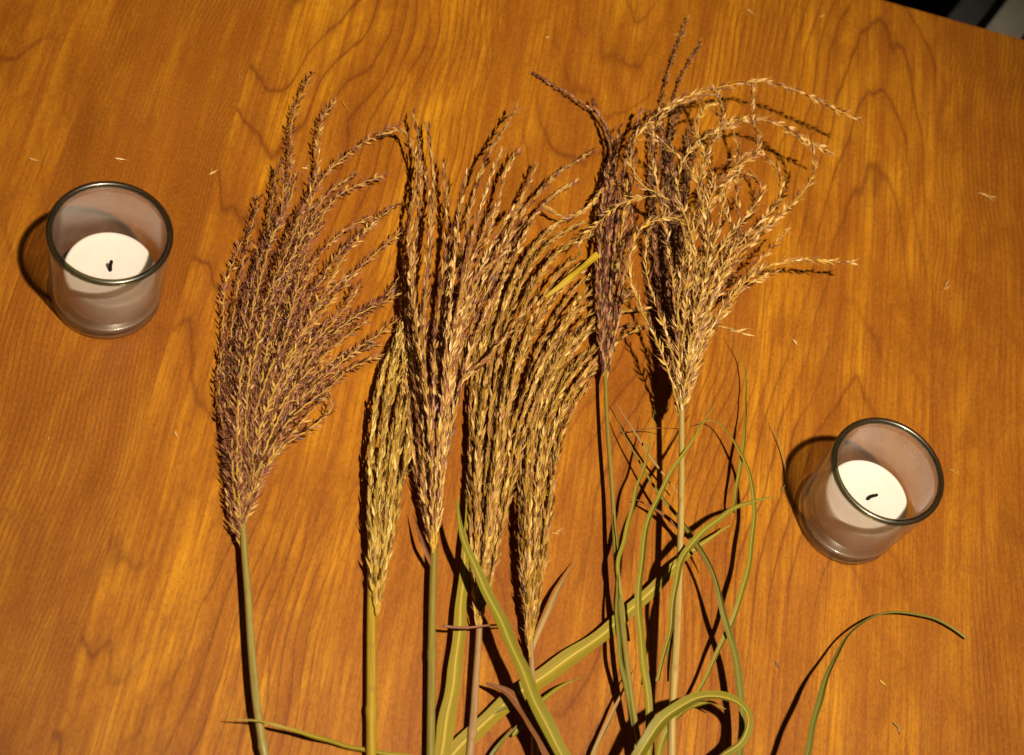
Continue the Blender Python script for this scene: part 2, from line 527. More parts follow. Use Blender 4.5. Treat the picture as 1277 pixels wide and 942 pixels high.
def candle(px, py, label_g, label_c, wick_pts, rot, off):
    p = at(px, py, 0.0)
    holder = tag(empty('glass_candle_holder', (p[0], p[1], 0.0)), label_g, 'candle holder', 'round glass candle holders')
    # solid base with rounded foot and raised ring
    bp = [(0.0001, 0.0012), (GB - 0.010, 0.0012), (GB - 0.006, 0.0), (GB - 0.003, 0.0), (GB - 0.0012, 0.0008), (GB, 0.0030),
          (GB + 0.0002, 0.0068), (GB - 0.0004, 0.0080), (0.0001, 0.0080)]
    ob = bpy.data.objects.new('base', lathe('base', bp, GBASE)); COL.objects.link(ob); ob.parent = holder
    zt = GH - 0.0028
    z = np.linspace(0.0082, zt, 14)
    ro = GB + (GR - GB) * ((z - 0.008) / (zt - 0.008)) ** 0.9
    prof = [(r, q) for r, q in zip(ro, z)] + [(r - WT, q) for r, q in zip(ro[::-1], z[::-1])]
    ob = bpy.data.objects.new('wall', lathe('wall', prof, GW, closed=True)); COL.objects.link(ob); ob.parent = holder
    t = np.linspace(0, 2 * math.pi, 14, endpoint=False)
    rp = [(GR - WT / 2 + 0.0017 * math.cos(q), GH - 0.0013 + 0.0017 * math.sin(q)) for q in t]
    ob = bpy.data.objects.new('rim', lathe('rim', rp, GRIM, 96, closed=True)); COL.objects.link(ob); ob.parent = holder

    c = tag(empty('white_candle', (p[0] + off[0], p[1] + off[1], 0.0083)), label_c, 'candle', 'white candles in the glass holders')
    c.rotation_euler = (0, 0, rot)
    H, R = 0.0175, 0.0230
    cp = [(0.0001, 0.0), (R - 0.001, 0.0), (R, 0.001), (R, H - 0.0022), (R - 0.0004, H - 0.0008), (R - 0.0016, H)]
    cp += [(r, H - 0.0016 * (1 - (r / (R - 0.0016)) ** 2) - 0.0004) for r in np.linspace(R - 0.003, 0.0001, 9)]
    ob = bpy.data.objects.new('wax', lathe('wax', cp, WAX)); COL.objects.link(ob); ob.parent = c
    wp = catmull(np.array(wick_pts) * 0.001 + np.array([0, 0, H - 0.003]), 16)
    wr = np.full(16, 0.00085) * (1 + 0.25 * np.sin(np.arange(16) * 2.1))
    V, Q, tr = tube_np(wp + 1e-6 * rng.random(wp.shape), wr, 8)
    ob = bpy.data.objects.new('wick', mesh_np('wick', V, Q, tr, [WICK], smooth=True)); COL.objects.link(ob); ob.parent = c


candle(132, 368, 'round glass candle holder left of the leftmost grass plume', 'white candle with a short straight wick, left glass',
       [(0, 0, 0), (0.2, 0.1, 2.5), (0.0, 0.6, 5.5), (0.3, 0.9, 8.5)], 0.0, (0.0012, 0.0))
candle(1053, 647, 'round glass candle holder to the right of the green leaves', 'white candle with a curled wick, right glass',
       [(0, 0, 0), (1.0, 0.1, 2.2), (2.2, 0.6, 3.6), (3.6, 0.4, 4.0), (5.2, 0.6, 4.4)], 0.35, (0.0026, 0.0008))

# ------------------------------------------------------------------ grass plumes
# husk template along +Z: tip, two rings of four, tip
_r = [(0.18, 0.42), (0.55, 0.5)]
_tv = [(0, 0, 0)]
for zz, rr in _r:
    for q in range(4):
        _tv.append((rr * math.cos(q * math.pi / 2), 0.62 * rr * math.sin(q * math.pi / 2), zz))
_tv.append((0, 0, 1.0))
HUSK_V = np.array(_tv)
HUSK_T = np.array([(0, 1 + (q + 1) % 4, 1 + q) for q in range(4)] + [(9, 5 + q, 5 + (q + 1) % 4) for q in range(4)])
HUSK_Q = np.array([(1 + q, 1 + (q + 1) % 4, 5 + (q + 1) % 4, 5 + q) for q in range(4)])


def unit(a):
    return a / (np.linalg.norm(a, axis=-1, keepdims=True) + 1e-12)


def husks(pos, dirs, length, width, tint, nhair, hair_len, awn, hair_spread=0.5):
    """Vertices and faces for husks with silky hairs and an awn each."""
    n = len(pos)
    ref = unit(rng.normal(size=(n, 3)))
    sx = unit(np.cross(dirs, ref)); sy = np.cross(dirs, sx)
    V = (pos[:, None, :] + HUSK_V[None, :, 0:1] * width[:, None, None] * sx[:, None, :]
         + HUSK_V[None, :, 1:2] * width[:, None, None] * sy[:, None, :]
         + HUSK_V[None, :, 2:3] * length[:, None, None] * dirs[:, None, :]).reshape(-1, 3)
    off = (np.arange(n) * 10)[:, None, None]
    Q = (HUSK_Q[None] + off).reshape(-1, 4)
    T = (HUSK_T[None] + off).reshape(-1, 3)
    tv = np.repeat(tint, 10)
    tm = np.ones(len(T), int)
    # hairs and awns: slivers
    total = nhair + 1
    idx = np.repeat(np.arange(n), total)
    isawn = np.tile(np.arange(total) == nhair, n)
    d = unit(dirs[idx] + rng.normal(size=(len(idx), 3)) * np.where(isawn, 0.12, hair_spread)[:, None])
    L = np.where(isawn, awn, hair_len) * rng.uniform(0.6, 1.2, len(idx))
    st = pos[idx] + dirs[idx] * (length[idx] * np.where(isawn, 0.9, rng.uniform(0.0, 0.4, len(idx))))[:, None]
    w = unit(np.cross(d, rng.normal(size=(len(idx), 3)))) * (0.00012)
    HV = np.stack([st - w, st + w, st + d * L[:, None]], 1).reshape(-1, 3)
    HT = np.arange(len(HV)).reshape(-1, 3) + len(V)
    return np.vstack([V, HV]), Q, np.vstack([T, HT]), np.concatenate([tv, np.repeat(tint[idx], 3)]), np.concatenate([tm, np.full(len(HT), 2)])


def raceme(parent, P, style, name='raceme'):
    L = np.linalg.norm(np.diff(P, axis=0), axis=1).sum()
    n = max(6, int(L / style['step']))
    P = resample(P, n)
    T, S, N = frames(P)
    u = np.linspace(0, 1, n)
    # fine zig-zag of the branch
    P = P + S * (np.sin(np.arange(n) * 2.4) * 0.00035)[:, None]
    ax_r = 0.00052 * (1 - 0.6 * u) * style.get('axis', 1.0)
    aV, aQ, aT = tube_np(P, ax_r, 4)
    per = 2
    i = np.repeat(np.arange(n), per)
    i = i[(u[i] > style.get('bare', 0.02)) & (rng.random(len(i)) > style.get('gap', 0.04))]
    phi = i * 2.4 + rng.normal(size=len(i)) * 0.5 + np.tile([0, math.pi], n)[:len(i)]
    a = np.clip(rng.normal(style['spread'], 0.12, len(i)), 0.05, 1.3)
    rad = S[i] * np.cos(phi)[:, None] + N[i] * np.sin(phi)[:, None]
    d = unit(T[i] * np.cos(a)[:, None] + rad * np.sin(a)[:, None])
    size = style['size'] * rng.uniform(0.8, 1.2, len(i)) * (1 - 0.25 * u[i] ** 3)
    wid = style['width'] * rng.uniform(0.8, 1.2, len(i))
    pos = P[i] + rad * 0.0004
    tint = np.clip(rng.beta(0.8, 0.8, len(i)) + rng.normal() * 0.10 + style.get('tshift', 0), 0, 1)
    V, Q, T3, tv, tm = husks(pos, d, size, wid, tint, style['hair'], style['hairlen'], style['awn'], style.get('hspread', 0.5))
    o = len(aV)
    VV = np.vstack([aV, V])
    VV[:, 2] = np.maximum(VV[:, 2], 0.0005)
    me = mesh_np(name, VV, np.vstack([aQ, Q + o]), np.vstack([aT, T3 + o]),
                 [style['axm'], style['mat'], style['hairm']],
                 np.concatenate([np.zeros(len(aQ), int), np.ones(len(Q), int)]),
                 np.concatenate([np.zeros(len(aT), int), tm]),
                 {'tint': np.concatenate([np.full(o, 0.5), tv])})
    return link(name, me, parent)


M = 48


def guide(px, z):
    """Photo pixels + heights (cm, spread evenly along the curve) -> M world points."""
    px = np.asarray(px, float)
    s = np.concatenate([[0], np.cumsum(np.linalg.norm(np.diff(px, axis=0), axis=1))]); s /= s[-1]
    zz = np.interp(s, np.linspace(0, 1, len(z)), z) * 0.01
    return catmull([at(x, y, q) for (x, y), q in zip(px, zz)], M)


def fill(parent, guides, n, style, zlo=0.0, zhi=0.008, jit=0.004, lmin=0.72, start=0.18, exact=True, spanlo=0.0, spanhi=1.0, lmax=1.0):
    """The guides themselves, plus n racemes blended between neighbouring guides."""
    G = [g for g in guides]
    if exact:
        for g in G:
            raceme(parent, g, style)
    for k in range(n):
        t = spanlo + (spanhi - spanlo) * (k + rng.uniform(0.15, 0.85)) / n * 1.0
        t = t * (len(G) - 1)
        i = min(int(t), len(G) - 2); f = t - i
        P = G[i] * (1 - f) + G[i + 1] * f
        a = rng.uniform(0, start); b = rng.uniform(lmin, lmax)
        lo_, hi_ = int(a * M), max(int(b * M), int(a * M) + 10)
        P = P[lo_:hi_].copy()
        u = np.linspace(0, 1, len(P))
        T, S, N = frames(P)
        ph = rng.uniform(0, 6.28)
        P += S * ((np.sin(u * rng.uniform(3, 6) + ph) - math.sin(ph)) * jit * u + rng.normal() * jit * 0.5 * np.minimum(1, u * 3))[:, None]
        P[:, 2] += rng.uniform(zlo, zhi) * np.minimum(1, u * 3 + 0.15)
        curl = float(np.clip(rng.normal(), -1, 1)) * jit * (1.8 if 0.08 < t / (len(G) - 1) < 0.92 else 0.3)
        P += S * (curl * np.clip(u - 0.6, 0, 1) ** 2 * 5)[:, None]
        raceme(parent, P, style)


def stem(parent, px, z, w0, w1, mat, name='stem', k=12, joints=()):
    px = np.asarray(px, float)
    s = np.linspace(0, 1, len(px))
    zz = np.interp(s, np.linspace(0, 1, len(z)), z) * 0.01
    n = 60
    P = catmull([at(x, y, q) for (x, y), q in zip(px, zz)], n)
    u = np.linspace(0, 1, n)
    R = (w0 + (w1 - w0) * u) * PX / 2
    for j in joints:
        R = R * (1 + 0.25 * np.exp(-((u - j) / 0.012) ** 2))
    V, Q, tr = tube_np(P, R, k)
    al = np.concatenate([np.repeat(u, k), [0, 1]])
    ac = np.concatenate([np.tile(np.linspace(-1, 1, k), n), [0, 0]])
    me = mesh_np(name, V, Q, tr, [mat], attrs={'along': al, 'across': ac}, smooth=True)
    return link(name, me, parent)


def blade(px, z, width, mat, name='grass_leaf', parent=None, twist=(0.0, 0.0), fold=0.42, prof=None, n=150):
    """A grass blade with a folded cross-section and real thickness. width in photo pixels."""
    px = np.asarray(px, float)
    s = np.concatenate([[0], np.cumsum(np.linalg.norm(np.diff(px, axis=0), axis=1))]); s /= s[-1]
    zz = np.interp(s, np.linspace(0, 1, len(z)), z) * 0.01
    P = catmull([at(x, y, q) for (x, y), q in zip(px, zz)], n)
    u = np.linspace(0, 1, n)
    T, S, N = frames(P)
    tw = np.interp(u, np.linspace(0, 1, len(twist)), twist)[:, None]
    if width < 16:
        tw = tw + (0.45 * np.sin(u * rng.uniform(5, 9) + rng.uniform(0, 6)))[:, None]
    S2 = S * np.cos(tw) + N * np.sin(tw); N2 = N * np.cos(tw) - S * np.sin(tw)
    if prof is None:
        prof = [1.0, 1.0, 0.9, 0.7, 0.12]
    hw = np.interp(u, np.linspace(0, 1, len(prof)), prof) * width * (0.86 if width > 16 else 0.74) * PX / 2
    ph = rng.uniform(0, 6, 4)
    ls = min(1.0, np.linalg.norm(np.diff(P, axis=0), axis=1).sum() / 0.14) ** 2
    hw = hw * (1 + ls * (0.06 * np.sin(u * 17 + ph[0]) + 0.05 * np.sin(u * 41 + ph[1])))
    P = P + S * ((0.0004 * np.sin(u * 13 + ph[2]) + 0.00025 * np.sin(u * 37 + ph[3])) * ls * min(1, width / 9))[:, None]
    ac = np.array([-1, -0.55, -0.12, 0, 0.12, 0.55, 1])
    hh = fold * np.abs(ac) ** 1.1
    hh[3] = -0.05
    th = np.minimum(0.00028, hw * 0.5)
    top = P[:, None] + S2[:, None] * (hw[:, None] * ac)[..., None] + N2[:, None] * (hw[:, None] * hh)[..., None]
    bot = top[:, ::-1] - N2[:, None] * th[:, None, None]
    V = np.concatenate([top, bot], 1)
    k = V.shape[1]
    A = np.concatenate([ac, ac[::-1]])
    i, j = np.meshgrid(np.arange(n - 1), np.arange(k), indexing='ij')
    Q = np.stack([i * k + j, i * k + (j + 1) % k, (i + 1) * k + (j + 1) % k, (i + 1) * k + j], -1).reshape(-1, 4)
    V = V.reshape(-1, 3)
    V[:, 2] = np.maximum(V[:, 2], 0.0004)
    me = mesh_np(name, V, Q, mats=[mat], attrs={'along': np.repeat(u, k), 'across': np.tile(A, n)}, smooth=False)
    return link(name, me, parent)


def style(mat, **kw):
    d = dict(mat=SP[mat], axm=AXIS, hairm=HAIR, step=0.0021, spread=0.35, size=0.0042, width=0.0013, hair=3, hairlen=0.0045, awn=0.003)
    d.update(kw)
    return d


def plume(px, py, z, label):
    p = at(px, py, z * 0.01)
    return tag(empty('grass_plume', (p[0], p[1], p[2])), label, 'grass plume', 'dried grass plumes laid side by side')


GRN = stem_material('green_stem', (0.26, 0.23, 0.05), (0.28, 0.215, 0.04))
YEL = stem_material('yellow_stem', (0.44, 0.30, 0.03), (0.46, 0.30, 0.025))
OLV = stem_material('olive_stem', (0.36, 0.29, 0.09), (0.33, 0.26, 0.06))
TANS = stem_material('tan_stem', (0.42, 0.25, 0.13), (0.40, 0.24, 0.10))
PAL = stem_material('pale_stem', (0.50, 0.36, 0.12), (0.48, 0.34, 0.10))

# --- plume A, leftmost, wide mauve fan
A = plume(305, 690, 0.9, 'wide brown and mauve grass plume, leftmost of all, fanning to the right')
stem(A, [(350, 1010), (333, 955), (324, 905), (318, 860), (313, 800), (309, 740), (305, 690), (302, 640)], (0.5, 1.1, 1.0, 0.9), 10, 7.5, OLV, joints=(0.2,))
sA = style('mauve', spread=0.62, size=0.0048, width=0.00115, hair=4, hairlen=0.0046, step=0.0027, awn=0.0035, hspread=0.8, axis=1.05)
gA = [guide(*g) for g in [
    ([(301, 685), (288, 640), (283, 560), (280, 480), (278, 400), (283, 350), (301, 302)], (0.8, 0.8, 0.6, 0.5)),
    ([(301, 680), (290, 600), (285, 500), (290, 400), (307, 310), (323, 248)], (0.8, 1.0, 0.7)),
    ([(302, 675), (295, 560), (300, 450), (325, 330), (356, 263), (363, 204), (363, 159), (371, 129), (389, 92)], (0.8, 1.4, 1.0, 0.9)),
    ([(302, 670), (300, 550), (320, 420), (355, 310), (393, 225), (397, 174), (402, 147), (418, 128)], (0.8, 1.6, 1.2, 0.9)),
    ([(303, 665), (308, 540), (340, 400), (375, 290), (400, 227), (430, 195), (460, 174), (493, 159)], (0.8, 1.6, 1.5, 1.2)),
    ([(304, 660), (315, 530), (350, 400), (390, 295), (418, 248), (448, 230), (478, 219)], (0.8, 1.8, 1.4, 1.0)),
    ([(304, 655), (320, 530), (365, 410), (420, 320), (470, 275), (495, 255)], (0.8, 1.8, 1.6, 1.0)),
    ([(305, 655), (325, 540), (375, 430), (430, 355), (475, 310), (500, 290)], (0.8, 1.8, 1.4, 0.9)),
    ([(306, 650), (330, 550), (380, 460), (440, 400), (480, 370), (498, 345)], (0.8, 1.6, 1.2, 0.8)),
    ([(306, 650), (335, 560), (385, 490), (440, 440), (475, 415), (495, 398)], (0.8, 1.4, 1.0, 0.7)),
    ([(308, 645), (325, 585), (360, 530), (400, 482), (442, 457), (490, 437)], (0.8, 1.2, 0.9, 0.6))]]
fill(A, gA, 19, sA, -0.006, 0.010, 0.004, 0.42, 0.3, lmax=0.84)
raceme(A, guide([(310, 640), (325, 600), (350, 560), (385, 535), (413, 512), (412, 497), (400, 490)], (0.8, 0.9, 1.3)), sA)
fill(A, [g[:20] for g in gA] if False else gA, 10, dict(sA, spread=0.45), -0.005, 0.004, 0.003, 0.35, 0.05, exact=False)

fill(A, gA, 8, sA, -0.006, 0.008, 0.005, 0.7, 0.3, exact=False, spanlo=0.4, lmax=0.97)

# --- plume B, narrow straw coloured
B = plume(466, 700, 0.6, 'narrow straw yellow grass plume between the leftmost fan and the centre')
stem(B, [(463, 1010), (463, 940), (463, 860), (463, 780), (464, 700), (464, 640), (470, 560)], (0.6,), 12, 9, YEL, joints=(0.25,))
sB = style('straw', tshift=-0.06, spread=0.12, size=0.0062, width=0.0014, step=0.0027, hair=2, hairlen=0.004, hairm=HAIR_G, hspread=0.3, awn=0.003)
gB = [guide(*g) for g in [
    ([(469, 765), (463, 700), (463, 620), (468, 520), (482, 450), (500, 400), (505, 340)], (1.0, 1.2, 0.8)),
    ([(470, 768), (470, 660), (478, 540), (495, 450), (510, 390), (515, 330)], (1.0, 1.4, 0.8)),
    ([(472, 765), (480, 660), (490, 560), (503, 480), (515, 420), (520, 360)], (1.0, 1.3, 0.7)),
    ([(472, 760), (484, 690), (495, 630), (507, 580), (514, 530), (520, 470)], (1.0, 1.0, 0.7))]]
fill(B, gB, 8, sB, -0.003, 0.005, 0.002, 0.7, 0.15)

# --- plume C, tall centre-left with tips fanned up right
C = plume(541, 690, 1.0, 'tall tan and mauve grass plume on a green stem, tips fanned up and right')
stem(C, [(536, 1010), (537, 940), (538, 850), (539, 760), (541, 690), (541, 640)], (0.6, 0.9), 10, 8, GRN, joints=(0.5,))
sC = style('mixed', tshift=-0.07, spread=0.19, size=0.0062, width=0.0014, step=0.0028, hair=2, hairlen=0.005, hspread=0.35, awn=0.0035)
gC = [guide(*g) for g in [
    ([(540, 690), (530, 620), (522, 520), (511, 420), (509, 330), (513, 263), (520, 210), (505, 165), (484, 165)], (1.0, 1.6, 1.6, 1.6, 1.4)),
    ([(540, 690), (532, 620), (525, 520), (517, 420), (516, 330), (522, 260), (524, 200), (516, 142)], (1.0, 1.8, 1.8, 1.4)),
    ([(541, 685), (536, 600), (531, 500), (530, 400), (537, 300), (541, 240), (538, 200), (533, 157)], (1.0, 2.2, 1.8, 1.2)),
    ([(542, 685), (542, 600), (545, 480), (555, 380), (560, 290), (556, 240), (553, 205)], (1.0, 2.2, 1.7, 1.2)),
    ([(543, 680), (549, 580), (558, 460), (573, 360), (585, 270), (603, 203), (625, 167), (644, 135)], (1.0, 2.2, 2.2, 2.0)),
    ([(543, 680), (550, 580), (563, 470), (588, 360), (613, 280), (630, 218), (646, 190)], (1.0, 2.2, 2.0, 1.2)),
    ([(543, 680), (552, 570), (570, 450), (603, 350), (638, 280), (668, 207)], (1.0, 2.0, 2.0, 1.0)),
    ([(543, 680), (554, 570), (576, 445), (610, 355), (648, 275), (690, 222), (737, 189)], (1.0, 2.0, 1.9, 1.2)),
    ([(543, 680), (556, 565), (580, 440), (616, 350), (658, 280), (690, 245), (717, 228)], (1.0, 2.0, 1.8, 1.0))]]
fill(C, gC, 15, sC, -0.007, 0.009, 0.003, 0.55, 0.22, lmax=0.95)
raceme(C, guide([(548, 610), (553, 520), (575, 477), (605, 448), (630, 420), (650, 392)], (1.0, 2.2, 2.2)), sC)
raceme(C, guide([(545, 600), (560, 470), (586, 358), (606, 335), (626, 318)], (1.0, 2.4, 2.4)), sC)
raceme(C, guide([(545, 640), (549, 560), (556, 500), (572, 420), (590, 380)], (1.0, 2.4, 2.2)), sC)

# --- plume D, big golden sweep, centre
D = plume(597, 795, 0.9, 'dense golden grass plume on a tan stem, combed and sweeping to the right')
stem(D, [(578, 1010), (585, 950), (590, 900), (594, 840), (597, 795), (599, 740)], (0.6, 0.9), 10, 7, TANS, joints=(0.35,))
sD = style('gold', tshift=-0.06, spread=0.12, size=0.0060, width=0.0014, step=0.0028, hair=2, hairlen=0.0045, hairm=HAIR_G, hspread=0.3, awn=0.003)
gD = [guide(*g) for g in [
    ([(597, 795), (590, 720), (588, 640), (590, 540), (595, 470), (612, 390), (640, 315), (655, 275)], (0.9, 1.2, 1.0, 0.8)),
    ([(597, 790), (597, 700), (598, 600), (605, 500), (622, 410), (650, 335), (685, 288), (720, 265)], (0.9, 1.5, 1.3, 1.0)),
    ([(598, 785), (602, 690), (610, 590), (622, 490), (645, 400), (683, 330), (720, 300), (748, 290)], (0.9, 1.6, 1.5, 0.9)),
    ([(599, 780), (607, 690), (621, 590), (640, 490), (670, 400), (710, 340), (748, 318)], (0.9, 1.6, 1.4, 0.9)),
    ([(600, 775), (612, 690), (630, 600), (655, 510), (690, 430), (730, 370), (765, 345)], (0.9, 1.5, 1.3, 0.8)),
    ([(601, 770), (618, 690), (640, 600), (668, 520), (705, 450), (745, 400), (790, 368)], (0.9, 1.2, 1.0, 0.6))]]
fill(D, gD, 19, sD, -0.006, 0.008, 0.0022, 0.75, 0.15)
raceme(D, guide([(590, 700), (586, 640), (587, 560), (588, 490), (592, 440), (604, 395)], (0.9, 1.0, 0.8)), sD)

# --- plume E, narrow base, sweeping right below D
E = plume(663, 825, 0.8, 'slim golden grass plume on a pinkish stem, right of the dense golden one')
stem(E, [(668, 1010), (667, 940), (666, 880), (663, 825), (662, 780)], (0.5, 0.8), 9, 6, TANS)
sE = dict(sD)
gE = [guide(*g) for g in [
    ([(661, 820), (653, 740), (650, 650), (652, 570), (664, 495), (692, 425), (733, 380), (785, 362)], (0.8, 1.4, 1.2, 0.7)),
    ([(662, 815), (660, 720), (662, 630), (670, 550), (692, 480), (726, 425), (765, 393), (803, 385)], (0.8, 1.4, 1.2, 0.7)),
    ([(663, 805), (669, 710), (676, 630), (685, 560), (706, 500), (740, 452), (778, 420), (803, 408)], (0.8, 1.3, 1.0, 0.6)),
    ([(664, 795), (678, 700), (688, 620), (693, 560), (706, 515), (728, 478), (752, 452)], (0.8, 1.0, 0.8, 0.5))]]
fill(E, gE, 11, sE, -0.005, 0.006, 0.002, 0.75, 0.15)

# --- plume G, raised tan fan with loops, right
G = plume(850, 535, 2.8, 'open tan grass plume with looping arched tips, raised, rightmost of all')
stem(G, [(834, 1010), (837, 950), (839, 880), (844, 790), (848, 690), (850, 600), (850, 535), (850, 490)], (2.2, 2.7, 2.8, 3.0), 9.5, 7, PAL, joints=(0.3,))
sG = style('tan', spread=0.42, size=0.0056, width=0.0014, hair=2, hairlen=0.0045, hairm=HAIR_G, awn=0.0035, step=0.0034, tshift=-0.14)
gG = [
    ([(848, 525), (837, 473), (819, 426), (797, 379), (785, 336), (794, 292), (815, 276), (841, 271), (852, 284), (858, 320)], (2.9, 3.4, 3.8, 4.0)),
    ([(848, 525), (840, 450), (826, 404), (808, 350), (806, 310), (812, 270)], (2.9, 3.2, 3.4)),
    ([(850, 520), (850, 440), (858, 350), (856, 285), (835, 258), (803, 246), (769, 258), (742, 282), (722, 303)], (2.9, 3.6, 3.8, 2.6, 1.8)),
    ([(850, 500), (852, 420), (858, 340), (854, 268), (826, 245), (796, 227), (786, 193), (799, 163), (827, 136), (861, 119), (901, 108), (946, 102), (976, 107), (1010, 120), (1041, 136), (1068, 148)], (2.9, 3.4, 3.8, 4.2, 4.4, 4.0)),
    ([(850, 500), (862, 420), (880, 340), (884, 268), (874, 234), (857, 207), (833, 183), (810, 166)], (2.9, 3.8, 4.2, 4.0)),
    ([(850, 500), (862, 440), (885, 380), (910, 320), (922, 278), (918, 241), (922, 197), (912, 159), (893, 140)], (2.9, 3.6, 4.0, 3.6)),
    ([(852, 510), (868, 420), (880, 330), (874, 250), (884, 185), (908, 153), (942, 149), (976, 156), (1003, 173), (1034, 190)], (2.9, 3.6, 4.0, 3.6)),
    ([(852, 510), (875, 420), (900, 350), (935, 300), (980, 262), (1007, 232), (1017, 204), (1008, 180), (985, 165)], (2.9, 3.4, 3.6, 3.8)),
    ([(852, 510), (866, 440), (888, 380), (920, 325), (955, 288), (985, 258)], (2.9, 3.4, 3.4)),
    ([(852, 512), (862, 462), (880, 419), (902, 383), (931, 343), (960, 312), (980, 288)], (2.9, 3.0, 3.0)),
    ([(853, 512), (864, 470), (882, 425), (905, 388), (930, 357), (965, 341)], (2.9, 2.8, 2.6)),
    ([(853, 510), (870, 450), (890, 405), (915, 368), (950, 336), (1000, 324), (1061, 328)], (2.9, 3.2, 3.2, 3.0)),
    ([(851, 510), (852, 420), (858, 340), (868, 285), (890, 235), (878, 190), (868, 165), (879, 136), (893, 128)], (2.9, 3.6, 4.2, 4.2)),
    ([(851, 510), (858, 430), (872, 350), (884, 290), (872, 240), (880, 190), (898, 165), (901, 130), (890, 112)], (2.9, 3.6, 4.2, 4.4)),
    ([(852, 510), (868, 430), (895, 340), (912, 290), (900, 250), (910, 215), (940, 195), (945, 170), (938, 146), (940, 108)], (2.9, 3.4, 3.8, 4.2)),
    ([(851, 505), (862, 420), (880, 350), (905, 300), (935, 265), (950, 235), (930, 215), (905, 228), (895, 250)], (2.9, 3.6, 4.2, 4.4)),
    ([(851, 505), (866, 425), (890, 350), (925, 300), (960, 265), (975, 235), (965, 205), (940, 190), (915, 200)], (2.9, 3.6, 4.0, 3.6)),
    ([(851, 505), (858, 410), (868, 330), (858, 280), (846, 240), (850, 205), (872, 175), (905, 160), (925, 150)], (2.9, 3.6, 4.2, 4.4)),
    ([(850, 505), (846, 430), (838, 340), (824, 250), (812, 190), (822, 150), (850, 128), (895, 116)], (2.9, 3.4, 3.8, 4.2)),
]
gG = [guide(*g) for g in gG]
for g in gG:
    raceme(G, g, sG)
# close bundle at the throat of the fan
low = [guide(*g) for g in [
    ([(850, 522), (853, 430), (857, 350), (862, 290), (876, 240), (900, 215)], (2.9, 3.6, 3.8, 3.4)),
    ([(850, 522), (858, 430), (870, 350), (888, 290), (912, 245), (940, 225)], (2.9, 3.8, 3.8, 3.4)),
    ([(851, 522), (866, 440), (884, 370), (910, 310), (945, 275), (975, 255)], (2.8, 3.0, 2.8, 2.4)),
    ([(852, 522), (870, 450), (892, 395), (920, 350), (950, 320), (975, 300)], (2.8, 2.8, 2.4, 2.0))]]
fill(G, low, 5, sG, -0.004, 0.006, 0.004, 0.55, 0.15, exact=False)
shade = [guide(*g) for g in [  # low racemes in dark plum, painting in the shade beneath the fan
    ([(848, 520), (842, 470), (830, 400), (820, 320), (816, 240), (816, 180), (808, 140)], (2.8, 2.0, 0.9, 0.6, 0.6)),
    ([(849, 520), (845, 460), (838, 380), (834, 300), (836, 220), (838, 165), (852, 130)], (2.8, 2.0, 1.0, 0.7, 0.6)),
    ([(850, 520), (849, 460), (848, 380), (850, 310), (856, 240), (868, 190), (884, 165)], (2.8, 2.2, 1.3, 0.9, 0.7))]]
fill(G, shade, 11, dict(sG, mat=SP['plum'], axm=AXIS_SHADE, spread=0.28, size=0.005), -0.002, 0.004, 0.003, 0.7, 0.15)
raceme(G, guide([(845, 430), (836, 330), (826, 220), (824, 150), (832, 95), (856, 25)], (2.7, 2.4, 1.2, 0.4, 0.25)), dict(sG, mat=SP['plum'], axm=AXIS_SHADE, size=0.0035, spread=0.2))  # dark raceme laid along a cast shadow line, in its place
raceme(G, guide([(850, 430), (848, 330), (838, 230), (838, 150), (848, 100), (874, 55)], (2.7, 2.4, 1.2, 0.5, 0.3)), dict(sG, mat=SP['plum'], axm=AXIS_SHADE, size=0.0035, spread=0.2))  # second dark raceme standing in for a cast shadow line

# --- plume H, slim dark plum one just left of G, lying lower
Hh = plume(756, 485, 1.0, 'slim dark plum grass plume left of the raised tan one, on a thin green stem')
stem(Hh, [(815, 1010), (803, 955), (792, 900), (782, 830), (774, 760), (768, 700), (764, 620), (758, 540), (755, 480), (754, 430)], (1.2, 1.6, 1.2, 1.1), 7, 4.5, GRN, joints=(0.4,))
sH = style('plum', spread=0.13, size=0.0056, width=0.0014, step=0.0027, hair=2, hairlen=0.004, hspread=0.3)
gH = [guide(*g) for g in [
    ([(755, 480), (749, 420), (745, 350), (748, 290), (755, 240), (762, 190), (752, 155), (740, 128)], (1.1, 1.5, 1.3, 0.8)),
    ([(755, 478), (752, 400), (755, 320), (761, 250), (768, 190), (772, 160)], (1.1, 1.6, 1.2)),
    ([(756, 475), (760, 400), (765, 320), (774, 250), (783, 190), (799, 140)], (1.1, 1.7, 1.4)),
    ([(757, 470), (767, 395), (774, 320), (785, 250), (793, 190)], (1.1, 1.5, 1.2))]]
fill(Hh, gH, 4, sH, -0.003, 0.004, 0.0018, 0.7, 0.15)
raceme(Hh, guide([(757, 400), (765, 300), (768, 220), (755, 155), (715, 122), (668, 93)], (1.3, 1.2, 0.7, 0.25)), dict(sH, axm=AXIS_SHADE, spread=0.16, size=0.0036))  # dark strand near the table, built in place of a cast shadow
raceme(Hh, guide([(760, 380), (775, 290), (780, 230), (755, 235), (735, 258), (708, 271), (684, 261)], (1.3, 1.8, 1.4, 1.2)), dict(sH, mat=SP['tan']))

